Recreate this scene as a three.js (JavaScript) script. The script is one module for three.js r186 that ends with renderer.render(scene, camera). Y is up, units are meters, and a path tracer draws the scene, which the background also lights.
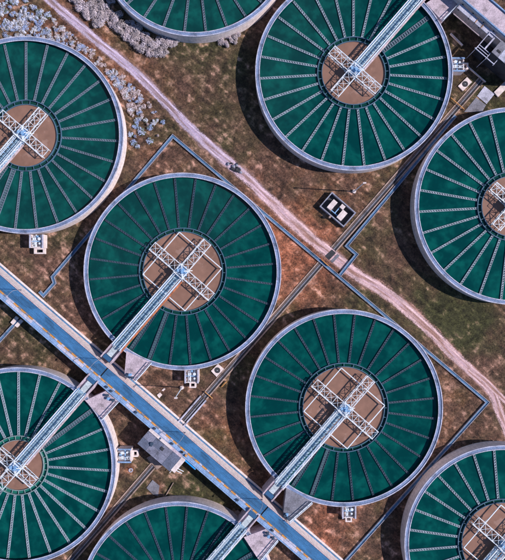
import * as THREE from 'three';
import { Sky } from 'three/addons/objects/Sky.js';
import { mergeGeometries } from 'three/addons/utils/BufferGeometryUtils.js';

// ---------------------------------------------------------------- camera, sky, sun, exposure
const CAM_H = 112, S = 0.2;                       // height above ground, metres per photo pixel on the ground
const scene = new THREE.Scene();
const camera = new THREE.PerspectiveCamera(53.13, 923 / 1024, 0.5, 6000);
camera.position.set(0, CAM_H, 0); camera.up.set(0, 0, -1); camera.lookAt(0, 0, 0);
const sunDir = new THREE.Vector3(1, 0.83, 0.06).normalize();
const sky = new Sky(); sky.name = 'sky'; sky.scale.setScalar(5000); sky.userData = { kind: 'structure' };
sky.material.uniforms.sunPosition.value.copy(sunDir);
sky.material.uniforms.turbidity.value = 1.6; sky.material.uniforms.rayleigh.value = 1.7;
sky.material.uniforms.mieCoefficient.value = 0.004;
scene.add(sky); scene.environmentIntensity = 0.1;
const sun = new THREE.DirectionalLight(0xfff0ea, 5);
sun.position.copy(sunDir).multiplyScalar(200); sun.castShadow = true;
sun.shadow.mapSize.set(4096, 4096);
Object.assign(sun.shadow.camera, { left: -90, right: 90, top: 90, bottom: -90, near: 10, far: 420 });
scene.add(sun); scene.add(sun.target);
const renderer = new THREE.WebGLRenderer({ antialias: true });
renderer.toneMapping = THREE.LinearToneMapping; renderer.toneMappingExposure = 1.08;
renderer.shadowMap.enabled = true;

// ---------------------------------------------------------------- helpers
let seed = 12345;
const rnd = () => { seed = (seed * 1664525 + 1013904223) >>> 0; return seed / 4294967296; };
const rr = (a, b) => a + (b - a) * rnd();
const P = (px, py, h = 0) => new THREE.Vector3((px - 252.5) * S * (1 - h / CAM_H), h, (py - 280) * S * (1 - h / CAM_H));
const D2R = Math.PI / 180;
const turn = (deg) => (90 - deg) * D2R;           // compass angle (clockwise from the top of the picture) -> rotation.y of local +x
const hash = (x, y, s) => { let h = Math.imul(x, 374761393) ^ Math.imul(y, 668265263) ^ Math.imul(s, 1274126177); h = Math.imul(h ^ (h >>> 13), 1274126177); return ((h ^ (h >>> 16)) >>> 0) / 4294967296; };
function vnoise(x, y, s, per = 0) {
  let xi = Math.floor(x), yi = Math.floor(y); const fx = x - xi, fy = y - yi;
  const u = fx * fx * (3 - 2 * fx), v = fy * fy * (3 - 2 * fy);
  let x1 = xi + 1, y1 = yi + 1;
  if (per) { xi = ((xi % per) + per) % per; x1 = ((x1 % per) + per) % per; yi = ((yi % per) + per) % per; y1 = ((y1 % per) + per) % per; }
  const a = hash(xi, yi, s), b = hash(x1, yi, s), c = hash(xi, y1, s), d = hash(x1, y1, s);
  return a + (b - a) * u + (c - a) * v + (a - b - c + d) * u * v;
}
function fbm(x, y, s, o = 4, per = 0) { let t = 0, a = 0.5, n = 0; for (let i = 0; i < o; i++) { t += a * vnoise(x, y, s + i, per); n += a; a *= 0.5; x *= 2; y *= 2; per *= 2; } return t / n; }
const sm = (a, b, x) => { const t = Math.min(1, Math.max(0, (x - a) / (b - a))); return t * t * (3 - 2 * t); };
const mix = (a, b, t) => a + (b - a) * t;
function tex(w, h, fn, { repeat = [1, 1], srgb = true, wrap = THREE.RepeatWrapping } = {}) {
  const d = new Uint8Array(w * h * 4);
  for (let j = 0, k = 0; j < h; j++) for (let i = 0; i < w; i++, k += 4) {
    const c = fn(i / w, j / h); d[k] = Math.max(0, Math.min(255, c[0])); d[k + 1] = Math.max(0, Math.min(255, c[1])); d[k + 2] = Math.max(0, Math.min(255, c[2])); d[k + 3] = 255;
  }
  const t = new THREE.DataTexture(d, w, h, THREE.RGBAFormat); t.wrapS = t.wrapT = wrap; t.repeat.set(...repeat);
  t.magFilter = THREE.LinearFilter; t.minFilter = THREE.LinearMipmapLinearFilter; t.generateMipmaps = true;
  if (srgb) t.colorSpace = THREE.SRGBColorSpace; t.needsUpdate = true; return t;
}
const lin = (r, g, b) => new THREE.Color().setRGB(r, g, b);
const mat = (c, o = {}) => new THREE.MeshStandardMaterial({ color: c, roughness: 0.8, metalness: 0, ...o });

// noise maps multiply the base colours (uv in metres)
const mottle = tex(512, 512, (u, v) => {          // 6 m tile: stains and grain on concrete
  const a = fbm(u * 6, v * 6, 11, 5, 6), b = fbm(u * 40, v * 40, 17, 2, 40), c = sm(0.56, 0.72, fbm(u * 4, v * 4, 23, 4, 4));
  const l = 255 * (0.86 + 0.26 * (a - 0.5) + 0.24 * (b - 0.5) - 0.16 * c);
  return [l, l * 0.985, l * 0.97];
}, { repeat: [1 / 6, 1 / 6] });
const streak = tex(512, 256, (u, v) => {          // 12 m x 3.2 m tile: runs of dirt on walls
  const a = fbm(u * 64, v * 3, 31, 3, 64), c = fbm(u * 14, v * 7, 37, 4, 14);
  const l = 255 * (0.9 + 0.16 * (a - 0.5) + 0.2 * (c - 0.5));
  return [l, l * 0.98, l * 0.96];
}, { repeat: [1 / 12, 1 / 3.2] });
const asphaltTex = tex(1024, 512, (u, v) => {     // 20 m x 2.5 m along the deck: worn lanes, patches, seams
  const g = fbm(u * 200, v * 25, 41, 2, 200), a = fbm(u * 14, v * 3, 43, 4, 14), s = fbm(u * 6, v * 30, 47, 3, 30);
  const patch = sm(0.6, 0.66, vnoise(u * 9, v * 3, 53, 9));
  const l = 255 * (0.8 + 0.22 * (a - 0.5) + 0.16 * (g - 0.5) + 0.24 * (s - 0.5) - 0.1 * patch);
  return [l, l, l];
}, { repeat: [1 / 20, 1 / 2.5] });
const waterTex = tex(1024, 1024, (u, v) => {      // 40 m tile: drifting clouds of algae in the water
  const wx = fbm(u * 5, v * 5, 61, 3, 5) * 1.3, wy = fbm(u * 5, v * 5, 67, 3, 5) * 1.3;
  const a = fbm(u * 17 + wx * 2, v * 17 + wy * 2, 71, 5, 17), b = fbm(u * 48 + wx, v * 48 + wy, 79, 3, 48);
  const c = sm(0.3, 0.8, a * 0.7 + b * 0.3);
  return [mix(1, 8, c), mix(57, 88, c), mix(58, 82, c)];
}, { repeat: [1 / 40, 1 / 40] });
const sludgeTex = tex(512, 512, (u, v) => {
  const a = fbm(u * 5, v * 5, 83, 5, 5), b = fbm(u * 24, v * 24, 89, 3, 24), f = sm(0.66, 0.76, fbm(u * 9, v * 9, 97, 4, 9));
  const l = 0.9 + 0.16 * (a - 0.5) + 0.1 * (b - 0.5);
  return [150 * l + 14 * f, 117 * l + 16 * f, 103 * l + 18 * f];
}, { repeat: [1 / 16, 1 / 16] });
const bumpTex = tex(512, 512, (u, v) => { const l = 255 * (0.5 * fbm(u * 12, v * 12, 101, 5, 12) + 0.5 * fbm(u * 60, v * 60, 103, 2, 60)); return [l, l, l]; }, { repeat: [1 / 5, 1 / 5], srgb: false });

const M = {
  wall: mat(lin(0.86, 0.80, 0.83), { map: streak, roughness: 0.9, bumpMap: bumpTex, bumpScale: 0.01 }),
  walk: mat(lin(0.23, 0.34, 0.60), { map: mottle, roughness: 0.85 }),
  kerb: mat(lin(0.60, 0.65, 0.86), { map: mottle, roughness: 0.85 }),
  conc: mat(lin(0.66, 0.58, 0.70), { map: mottle, roughness: 0.9, bumpMap: bumpTex, bumpScale: 0.01 }),
  concWarm: mat(lin(0.46, 0.36, 0.33), { map: mottle, roughness: 0.9 }),
  concGrey: mat(lin(0.26, 0.28, 0.36), { map: mottle, roughness: 0.9, bumpMap: bumpTex, bumpScale: 0.01 }),
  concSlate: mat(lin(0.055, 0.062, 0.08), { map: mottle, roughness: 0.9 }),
  white: mat(lin(0.86, 0.80, 0.84), { map: streak, roughness: 0.8 }),
  asphalt: mat(lin(0.065, 0.265, 0.58), { map: asphaltTex, roughness: 0.9, bumpMap: bumpTex, bumpScale: 0.006 }),
  bluewalk: mat(lin(0.28, 0.47, 0.80), { map: mottle, roughness: 0.85 }),
  yellow: mat(lin(0.78, 0.40, 0.13), { map: mottle, roughness: 0.7 }),
  steel: mat(lin(0.72, 0.81, 0.90), { roughness: 0.45, metalness: 0.1 }),
  steelBlue: mat(lin(0.22, 0.42, 0.68), { roughness: 0.5, metalness: 0.1 }),
  steelNavy: mat(lin(0.04, 0.07, 0.12), { roughness: 0.6 }),
  grating: mat(lin(0.42, 0.66, 0.86), { roughness: 0.6, map: mottle }),
  trayPink: mat(lin(0.74, 0.62, 0.68), { roughness: 0.6, map: mottle }),
  trayRust: mat(lin(0.62, 0.22, 0.10), { roughness: 0.7, map: mottle }),
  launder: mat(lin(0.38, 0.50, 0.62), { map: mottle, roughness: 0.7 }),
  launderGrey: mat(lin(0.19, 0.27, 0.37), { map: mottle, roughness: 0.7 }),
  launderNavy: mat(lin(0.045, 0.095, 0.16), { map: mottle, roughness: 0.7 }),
  launderBed: mat(lin(0.06, 0.12, 0.15), { roughness: 0.5 }),
  ringBlue: mat(lin(0.08, 0.19, 0.31), { map: mottle, roughness: 0.7 }),
  ringPale: mat(lin(0.28, 0.42, 0.46), { map: mottle, roughness: 0.7 }),
  water: new THREE.MeshPhysicalMaterial({ map: waterTex, roughness: 0.12, ior: 1.33 }),
  channelWater: new THREE.MeshPhysicalMaterial({ color: lin(0.005, 0.05, 0.045), roughness: 0.12, ior: 1.33 }),
  channelGreen: new THREE.MeshPhysicalMaterial({ color: lin(0.015, 0.15, 0.12), roughness: 0.12, ior: 1.33 }),
  sludge: new THREE.MeshPhysicalMaterial({ map: sludgeTex, roughness: 0.3, ior: 1.33 }),
  black: mat(lin(0.012, 0.014, 0.02), { roughness: 0.8 }),
  duct: mat(lin(0.10, 0.26, 0.50), { map: mottle, roughness: 0.85 }),
  ductSide: mat(lin(0.34, 0.38, 0.52), { map: mottle, roughness: 0.85 }),
  gateBlue: mat(lin(0.03, 0.11, 0.24), { roughness: 0.5 }),
  roofBlue: mat(lin(0.15, 0.19, 0.30), { map: mottle, roughness: 0.85 }), roofPale: mat(lin(0.26, 0.29, 0.42), { map: mottle, roughness: 0.85 }),
  soil: mat(lin(0.40, 0.22, 0.15), { map: mottle, roughness: 1 }),
};

function metreUV(g) {                              // planar uv in metres along the dominant axis of each face
  const p = g.attributes.position, n = g.attributes.normal, uv = new Float32Array(p.count * 2);
  for (let i = 0; i < p.count; i++) {
    const ax = Math.abs(n.getX(i)), ay = Math.abs(n.getY(i)), az = Math.abs(n.getZ(i));
    let u, v; if (ay >= ax && ay >= az) { u = p.getX(i); v = p.getZ(i); } else if (ax > az) { u = p.getZ(i); v = p.getY(i); } else { u = p.getX(i); v = p.getY(i); }
    uv[2 * i] = u; uv[2 * i + 1] = v;
  }
  g.setAttribute('uv', new THREE.BufferAttribute(uv, 2)); return g;
}
class GB {                                         // collects pieces and merges them into one mesh
  constructor() { this.l = []; }
  add(g, m) { g = g.index ? g.toNonIndexed() : g; if (m) g.applyMatrix4(m); for (const k of Object.keys(g.attributes)) if (!['position', 'normal', 'uv'].includes(k)) g.deleteAttribute(k); this.l.push(g); return this; }
  box(x0, x1, y0, y1, z0, z1) { const g = new THREE.BoxGeometry(x1 - x0, y1 - y0, z1 - z0); g.translate((x0 + x1) / 2, (y0 + y1) / 2, (z0 + z1) / 2); return this.add(g); }
  bar(a, b, w = 0.1, h = w) {
    const A = new THREE.Vector3(...a), B = new THREE.Vector3(...b), d = B.clone().sub(A), L = d.length();
    const g = new THREE.BoxGeometry(L, h, w), x = d.normalize(), up = Math.abs(x.y) > 0.98 ? new THREE.Vector3(0, 0, 1) : new THREE.Vector3(0, 1, 0);
    const z = new THREE.Vector3().crossVectors(x, up).normalize(), y = new THREE.Vector3().crossVectors(z, x);
    const m = new THREE.Matrix4().makeBasis(x, y, z).setPosition(A.add(B).multiplyScalar(0.5)); return this.add(g, m);
  }
  tube(a, b, r = 0.05, seg = 8, r2 = r) {
    const A = new THREE.Vector3(...a), B = new THREE.Vector3(...b), d = B.clone().sub(A), L = d.length();
    const g = new THREE.CylinderGeometry(r2, r, L, seg), q = new THREE.Quaternion().setFromUnitVectors(new THREE.Vector3(0, 1, 0), d.normalize());
    return this.add(g, new THREE.Matrix4().compose(A.add(B).multiplyScalar(0.5), q, new THREE.Vector3(1, 1, 1)));
  }
  cyl(x, z, y0, y1, r, seg = 16, r2 = r) { const g = new THREE.CylinderGeometry(r2, r, y1 - y0, seg); g.translate(x, (y0 + y1) / 2, z); return this.add(g); }
  ring(r0, r1, y0, y1, seg = 120) {                // square-edged ring about the origin
    const pos = [], nor = [], uv = [];
    const quad = (a, b, c, d, n1, n2) => { for (const [p, n, t] of [[a, n1], [b, n1], [c, n2], [a, n1], [c, n2], [d, n2]]) { pos.push(...p); nor.push(...n); } };
    for (let i = 0; i < seg; i++) {
      const a = i / seg * Math.PI * 2, b = (i + 1) / seg * Math.PI * 2, ca = Math.cos(a), sa = Math.sin(a), cb = Math.cos(b), sb = Math.sin(b);
      const q = (ra, ya, rb, yb, nf) => {
        const A = [ra * ca, ya, ra * sa], B = [rb * ca, yb, rb * sa], C = [rb * cb, yb, rb * sb], D = [ra * cb, ya, ra * sb];
        quad(A, B, C, D, nf(ca, sa), nf(cb, sb));
        const side = Math.abs(ya - yb) > 1e-6, s = side ? [[a * ra, ya], [a * rb, yb], [b * rb, yb], [a * ra, ya], [b * rb, yb], [b * ra, ya]] : [A, B, C, A, C, D].map(p => [p[0], p[2]]);
        for (const t of s) uv.push(...t);
      };
      q(r1, y0, r1, y1, (c, s) => [c, 0, s]); q(r1, y1, r0, y1, () => [0, 1, 0]);
      if (r0 > 0.001) q(r0, y1, r0, y0, (c, s) => [-c, 0, -s]);
    }
    const g = new THREE.BufferGeometry(); g.setAttribute('position', new THREE.Float32BufferAttribute(pos, 3)); g.setAttribute('normal', new THREE.Float32BufferAttribute(nor, 3)); g.setAttribute('uv', new THREE.Float32BufferAttribute(uv, 2));
    g.userData.keep = true; this.l.push(g); return this;
  }
  geo() { const g = this.l.length > 1 ? mergeGeometries(this.l.map(q => { q.userData = {}; return q; })) : this.l[0]; return g; }
  build(name, m, parent, keepUV = false) { const g = this.geo(); if (!keepUV) metreUV(g); return mk(name, g, m, parent); }
}
function mk(name, g, m, parent) { const o = new THREE.Mesh(g, m); o.name = name; o.castShadow = o.receiveShadow = true; if (parent) parent.add(o); return o; }
const used = {};
function numbered(n) { used[n] = (used[n] ?? -1) + 1; return used[n] ? `${n}_${String(used[n]).padStart(3, '0')}` : n; }
function thing(name, label, category, pos = [0, 0, 0], ry = 0, group) {
  const o = new THREE.Group(); o.name = numbered(name); o.position.set(...pos); o.rotation.y = ry; o.userData = { label, category };
  if (group) o.userData.group = group; scene.add(o); return o;
}
function struct(o) { o.name = numbered(o.name); o.userData.kind = 'structure'; scene.add(o); return o; }
function prism(pts, y0, y1) {                      // vertical prism over world points [x,z]
  const sh = new THREE.Shape(pts.map(([x, z]) => new THREE.Vector2(x, -z)));
  const g = new THREE.ExtrudeGeometry(sh, { depth: y1 - y0, bevelEnabled: false }); g.rotateX(-Math.PI / 2); g.translate(0, y0, 0); return g;
}
const xz = (px, py, h = 0) => { const p = P(px, py, h); return [p.x, p.z]; };

// ---------------------------------------------------------------- layout data (photo pixels)
const RIM = 3.15, K = 1 - RIM / CAM_H, pm = S * K; // metres per pixel at rim height
const TANKS = [
  // id, px, py, feed-well radius px, spokes, phase, bridge angle, type, launder, label
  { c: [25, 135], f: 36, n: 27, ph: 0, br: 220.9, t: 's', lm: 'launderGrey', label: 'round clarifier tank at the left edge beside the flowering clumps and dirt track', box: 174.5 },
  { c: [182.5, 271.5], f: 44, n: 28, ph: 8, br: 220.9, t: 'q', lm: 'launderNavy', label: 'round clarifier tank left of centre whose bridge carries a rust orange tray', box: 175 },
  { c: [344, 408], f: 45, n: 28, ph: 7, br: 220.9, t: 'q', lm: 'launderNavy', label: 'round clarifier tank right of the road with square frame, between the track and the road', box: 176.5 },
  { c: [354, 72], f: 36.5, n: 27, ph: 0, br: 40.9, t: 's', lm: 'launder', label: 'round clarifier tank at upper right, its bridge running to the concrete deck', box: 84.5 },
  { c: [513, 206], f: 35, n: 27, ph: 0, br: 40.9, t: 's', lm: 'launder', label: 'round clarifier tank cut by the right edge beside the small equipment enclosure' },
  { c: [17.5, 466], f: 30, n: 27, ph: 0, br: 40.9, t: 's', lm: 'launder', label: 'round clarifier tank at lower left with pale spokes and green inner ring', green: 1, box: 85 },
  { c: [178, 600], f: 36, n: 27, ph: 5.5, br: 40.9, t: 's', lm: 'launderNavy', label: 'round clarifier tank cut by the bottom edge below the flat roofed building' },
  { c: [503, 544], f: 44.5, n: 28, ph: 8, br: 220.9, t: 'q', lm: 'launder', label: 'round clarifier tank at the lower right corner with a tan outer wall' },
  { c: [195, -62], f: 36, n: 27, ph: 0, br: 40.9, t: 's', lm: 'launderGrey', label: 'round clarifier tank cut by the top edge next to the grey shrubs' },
];
const R = 98.5 * pm;                               // outer radius of a tank
for (const t of TANKS) { const p = P(t.c[0], t.c[1], RIM); t.x = p.x; t.z = p.z; }
const DECK_PHI = -40.86 * D2R, DO = P(0, 273, RIM); // road deck: local +x along the road, +z to the lower left
const deckLocal = (x, z) => { const dx = x - DO.x, dz = z - DO.z, c = Math.cos(DECK_PHI), s = Math.sin(DECK_PHI); return [dx * c - dz * s, dx * s + dz * c]; };
const deckWorld = (lx, lz) => { const c = Math.cos(DECK_PHI), s = Math.sin(DECK_PHI); return [DO.x + lx * c + lz * s, DO.z - lx * s + lz * c]; };
const H2 = 5.2, DECK2 = P(462, 0, H2);                      // SW edge of the upper right deck
const deck2Local = (x, z) => { const dx = x - DECK2.x, dz = z - DECK2.z, c = Math.cos(DECK_PHI), s = Math.sin(DECK_PHI); return [dx * c - dz * s, dx * s + dz * c]; };
const deck2World = (lx, lz) => { const c = Math.cos(DECK_PHI), s = Math.sin(DECK_PHI); return [DECK2.x + lx * c + lz * s, DECK2.z - lx * s + lz * c]; };

const TRACK = [[28, -22], [46, -4], [60, 9], [100, 43], [140, 77], [175, 113], [209, 146], [227, 161], [247, 178], [266, 196], [300, 229], [330, 253], [351, 270], [386, 293], [413, 315], [437, 338], [460, 361], [478, 378], [491, 391], [498, 408], [503, 421], [520, 460]];
const TRACK2 = [[470, 368], [488, 384], [505, 400], [530, 425]];
const DUCTS = [
  { pts: [[40, 291.5], [44, 295.5], [55, 283], [53, 277], [173, 136.5], [487, 402], [335, 572]], name: 'long blue grey cable duct bending between the tanks and beside the track' },
  { pts: [[455, 116], [346.5, 246], [356.4, 254.5], [340, 275]], name: 'short blue duct with a kink meeting the track beside the equipment enclosure' },
  { pts: [[-12, 354], [19, 320]], name: 'narrow duct at the left edge leading under the road deck' },
];

// ---------------------------------------------------------------- ground
const GSZ = 170;
const trackPx = new THREE.CatmullRomCurve3(TRACK.map(([x, y]) => new THREE.Vector3(x, y, 0))).getSpacedPoints(160);
const blobs = [ // px, py, radius, green, orange, pale
  [290, 245, 60, -0.2, 0.9, 0], [130, 370, 0, 0, 0, 0], [225, 430, 40, -0.1, 0.45, 0], [335, 530, 45, -0.2, 0.5, 0.1], [445, 400, 35, -0.2, 0.5, 0.1], [415, 300, 55, 0.35, -0.1, -0.2],
  [465, 322, 40, 0.9, -0.4, -0.4], [215, 60, 35, 0.35, 0, 0], [380, 215, 40, 0.2, 0.1, -0.1], [60, 235, 25, 0.4, 0, 0], [30, 350, 45, 0.4, 0, 0.35], [195, 500, 40, 0.75, -0.3, -0.2], [130, 480, 22, 0.4, 0.2, 0],
  [70, 20, 60, 0.1, 0.5, 0.1], [130, 80, 50, 0, 0.45, 0.25], [150, 150, 30, 0.1, 0.25, 0.1], [80, 255, 40, -0.1, 0.1, 0.45], [460, 380, 60, 0, -0.1, 0.2], [240, 130, 60, 0.15, 0.05, 0.1], [445, 35, 30, 0.5, 0.2, 0], [255, 100, 30, 0.1, 0, 0.1],
  [230, 450, 40, 0.25, 0.2, 0], [440, 95, 20, 0.2, 0.3, 0], [495, 100, 30, 0.6, 0, 0], [180, 30, 40, 0.2, 0, 0.1], [300, 310, 25, 0.2, 0.3, 0], [350, 160, 40, 0.1, 0.25, 0], [254, 173, 9, -0.4, 0.3, 1.0], [215, 75, 16, 0, 0.1, 0.5], [205, 130, 18, -0.1, 0.2, 0.5], [180, 478, 10, -0.3, 0.5, 0.9], [157, 487, 10, -0.3, 0.7, 0.7], [130, 470, 7, -0.2, 0.9, 0.3], [190, 488, 8, 0, 0.2, 0.5],
];
function groundColour(px, py) {
  let g = 0, o = 0, w = 0;
  for (const b of blobs) { if (!b[2]) continue; const dx = px - b[0], dy = py - b[1], q = dx * dx + dy * dy, r2 = b[2] * b[2]; if (q > r2 * 5) continue; const e = Math.exp(-q / r2 * 1.2); g += b[3] * e; o += b[4] * e; w += b[5] * e; }
  const n1 = fbm(px / 40, py / 40, 201, 4), n2 = fbm(px / 14, py / 14, 211, 4), n3 = fbm(px / 4.5, py / 4.5, 221, 3), n4 = vnoise(px * 0.9, py * 0.9, 231), n5 = fbm(px / 9 + py / 30, py / 9, 241, 3);
  const st = fbm((px * 0.756 + py * 0.654) / 16, (px * 0.654 - py * 0.756) / 3.2, 251, 3);
  const tg = sm(0.35, 0.85, n1 * 0.45 + n2 * 0.4 + n3 * 0.15 + g * 0.5 - 0.02), to = sm(0.4, 0.95, n2 * 0.45 + n5 * 0.35 + o * 0.55), tp = sm(0.52, 0.8, n3 * 0.55 + n2 * 0.15 + st * 0.3 + w * 0.22);
  let c = [104, 78, 66];
  const to2 = to * 0.9; c = [mix(c[0], 164, to2), mix(c[1], 102, to2), mix(c[2], 76, to2)];
  const tg2 = tg * 0.85; c = [mix(c[0], 58, tg2), mix(c[1], 64, tg2), mix(c[2], 36, tg2)];
  const tp2 = tp * 0.72; c = [mix(c[0], 180, tp2), mix(c[1], 142, tp2), mix(c[2], 130, tp2)];
  const n6 = vnoise(px * 1.7, py * 1.7, 261), dk = sm(0.6, 0.8, fbm(px / 6, py / 6, 271, 3));
  const l = 0.93 + 0.6 * (n4 - 0.5) * 0.6 + 0.3 * (n6 - 0.5) + 0.62 * (n3 - 0.5) + 0.5 * (st - 0.5) - 0.22 * dk;
  return [c[0] * l, c[1] * l, c[2] * l];
}
const groundTex = tex(2048, 2048, (u, v) => groundColour((u - 0.5) * GSZ / S + 252.5, (0.5 - v) * GSZ / S + 280), { wrap: THREE.MirroredRepeatWrapping });
{
  const n = 3000, g = new THREE.PlaneGeometry(n, n, 1, 1); g.rotateX(-Math.PI / 2);
  const uv = g.attributes.uv, p = g.attributes.position; for (let i = 0; i < uv.count; i++) uv.setXY(i, p.getX(i) / GSZ + 0.5, 0.5 - p.getZ(i) / GSZ);
  const bt = bumpTex.clone(); bt.repeat.set(GSZ / 5, GSZ / 5); bt.needsUpdate = true;
  struct(mk('ground', g, new THREE.MeshStandardMaterial({ map: groundTex, roughness: 1, bumpMap: bt, bumpScale: 0.05 })));
}
// dirt track: a dusty sheet with ragged edges, twin ruts and a pale crown
function ribbon(pts, width, y, vScale) {
  const c = new THREE.CatmullRomCurve3(pts.map(([x, z]) => P(x, z, 0))); const L = c.getLength(), n = Math.ceil(L / 0.6), pos = [], uv = [], idx = [];
  for (let i = 0; i <= n; i++) {
    const q = c.getPointAt(i / n), t = c.getTangentAt(i / n), nx = -t.z, nz = t.x, w = typeof width === 'function' ? width(i / n) : width;
    for (let k = 0; k <= 4; k++) { const f = k / 4 - 0.5; pos.push(q.x + nx * f * w, y, q.z + nz * f * w); uv.push(k / 4, i / n * L / vScale); }
    if (i < n) for (let k = 0; k < 4; k++) { const a = i * 5 + k, b = a + 5; idx.push(a, a + 1, b, b, a + 1, b + 1); }
  }
  const g = new THREE.BufferGeometry(); g.setAttribute('position', new THREE.Float32BufferAttribute(pos, 3)); g.setAttribute('uv', new THREE.Float32BufferAttribute(uv, 2)); g.setIndex(idx); g.computeVertexNormals();
  const N = g.attributes.normal; if (N.getY(0) < 0) { g.setIndex(idx.reverse()); g.computeVertexNormals(); } return g;
}
const trackTex = tex(128, 2048, (u, v) => {
  const x = u - 0.5, j = (fbm(v * 18, 3.3, 301, 3, 18) - 0.5) * 0.1, r = Math.abs(Math.abs(x + j) - 0.14);
  const rut = sm(0.1, 0.03, r), fine = fbm(u * 30, v * 420, 303, 3, 420), long = fbm(u * 18, v * 20, 305, 4, 20), crown = sm(0.12, 0.03, Math.abs(x + j));
  let c = [176, 140, 128]; c = c.map((q, i) => mix(q, [220, 196, 202][i], rut * 0.85)); c = c.map((q, i) => mix(q, [188, 164, 172][i], crown * sm(0.35, 0.6, long)));
  const l = 0.95 + 0.3 * (fine - 0.5) + 0.55 * (long - 0.5); return c.map(q => q * l);
});
const trackAlpha = tex(256, 2048, (u, v) => {
  const x = Math.abs(u - 0.5) * 2, e = fbm(u * 44, v * 560, 311, 3, 560), b = fbm(u * 3, v * 26, 313, 3, 26), st = fbm(u * 30, v * 60, 317, 2, 60);
  const l = 255 * sm(0.0, 0.34, 1.16 - x * 1.1 - (e * 0.42 + b * 0.4 + st * 0.22)); return [l, l, l];
}, { srgb: false });
const trackMat = new THREE.MeshStandardMaterial({ map: trackTex, alphaMap: trackAlpha, transparent: true, roughness: 1, vertexColors: true });
function trackMesh(pts, w, y) {                    // lavender stone dust at the top of the picture, pink dirt further down
  const g = ribbon(pts, w, y, 70), p = g.attributes.position, c = new Float32Array(p.count * 3);
  for (let i = 0; i < p.count; i++) { const f = sm(-32, -8, p.getZ(i)); c.set([mix(0.84, 1.0, f), mix(0.95, 0.95, f), mix(1.2, 0.96, f)], i * 3); }
  g.setAttribute('color', new THREE.BufferAttribute(c, 3)); struct(mk('dirt_track', g, trackMat));
}
trackMesh(TRACK, f => 4.2 + 1.3 * sm(0.2, 0.55, f) - 1.4 * sm(0.7, 1, f), 0.012);
trackMesh(TRACK2, 2.8, 0.02);

// ---------------------------------------------------------------- clarifier tanks
const LV = 2.5;                                    // water level
const geoCache = {};
function launderGeo(r0, r1, w) {                   // one trough along +x with cross ties; returns sides, bed
  const key = [r0, r1, w].join(); if (geoCache[key]) return geoCache[key];
  const s = new GB(), b = new GB(), L = r1 - r0, n = Math.round(L / 0.5), t = 0.07;
  s.box(r0, r1, LV - 0.12, LV + 0.2, -w / 2, -w / 2 + t); s.box(r0, r1, LV - 0.12, LV + 0.2, w / 2 - t, w / 2);
  for (let i = 0; i < n; i++) { const x = r0 + (i + 0.5) * L / n; if (w > 0.8) s.box(x - 0.07, x + 0.07, LV + 0.1, LV + 0.17, -w / 2 + t, w / 2 - t); else s.bar([x - 0.16, LV + 0.13, -w / 2 + t + 0.03], [x + 0.16, LV + 0.13, w / 2 - t - 0.03], 0.17, 0.06); }
  b.box(r0 + 0.02, r1 - 0.02, LV + 0.01, LV + 0.04, -w / 2 + t, w / 2 - t);
  return geoCache[key] = [metreUV(s.geo()), metreUV(b.geo())];
}
const wallGeo = new GB().ring(R - 0.36, R, 0, 3.03).geo();
const walkGeo = new GB().ring(R - 0.8, R + 0.04, 3.032, 3.14).geo();
const kerbGeo = (() => { const g = new GB(); g.ring(R - 0.13, R + 0.06, 3.142, 3.26); g.ring(R - 0.84, R - 0.68, 3.142, 3.24); return g.geo(); })();
function trussArm(L0, L1, hw, y0, y1, taper) {     // box truss along +x with crossed bracing
  const g = new GB(), n = Math.max(3, Math.round((L1 - L0) / 1.75)), c = 0.14;
  const yb = x => y0 + taper * (x - L0) / (L1 - L0);
  for (const s of [-1, 1]) { g.bar([L0, y1, s * hw], [L1, y1, s * hw], c); g.bar([L0, y0, s * hw * 0.94], [L1, y0 + taper, s * hw * 0.94], 0.09); }
  for (let i = 0; i <= n; i++) {
    const x = mix(L0 + 0.07, L1 - 0.07, i / n); g.bar([x, y1, -hw], [x, y1, hw], 0.09);
    for (const s of [-1, 1]) g.bar([x, yb(x), s * hw * 0.94], [x, y1, s * hw], 0.06);
    if (i < n) { const x2 = mix(L0 + 0.07, L1 - 0.07, (i + 1) / n); g.bar([x, y1 + 0.02, -hw], [x2, y1 + 0.02, hw], 0.06); g.bar([x, y1 - 0.02, hw], [x2, y1 - 0.02, -hw], 0.06); for (const s of [-1, 1]) { if (i % 2) g.bar([x, yb(x), s * hw * 0.94], [x2, y1, s * hw], 0.055); else g.bar([x, y1, s * hw], [x2, yb(x2), s * hw * 0.94], 0.055); } }
  }
  return metreUV(g.geo());
}
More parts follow.
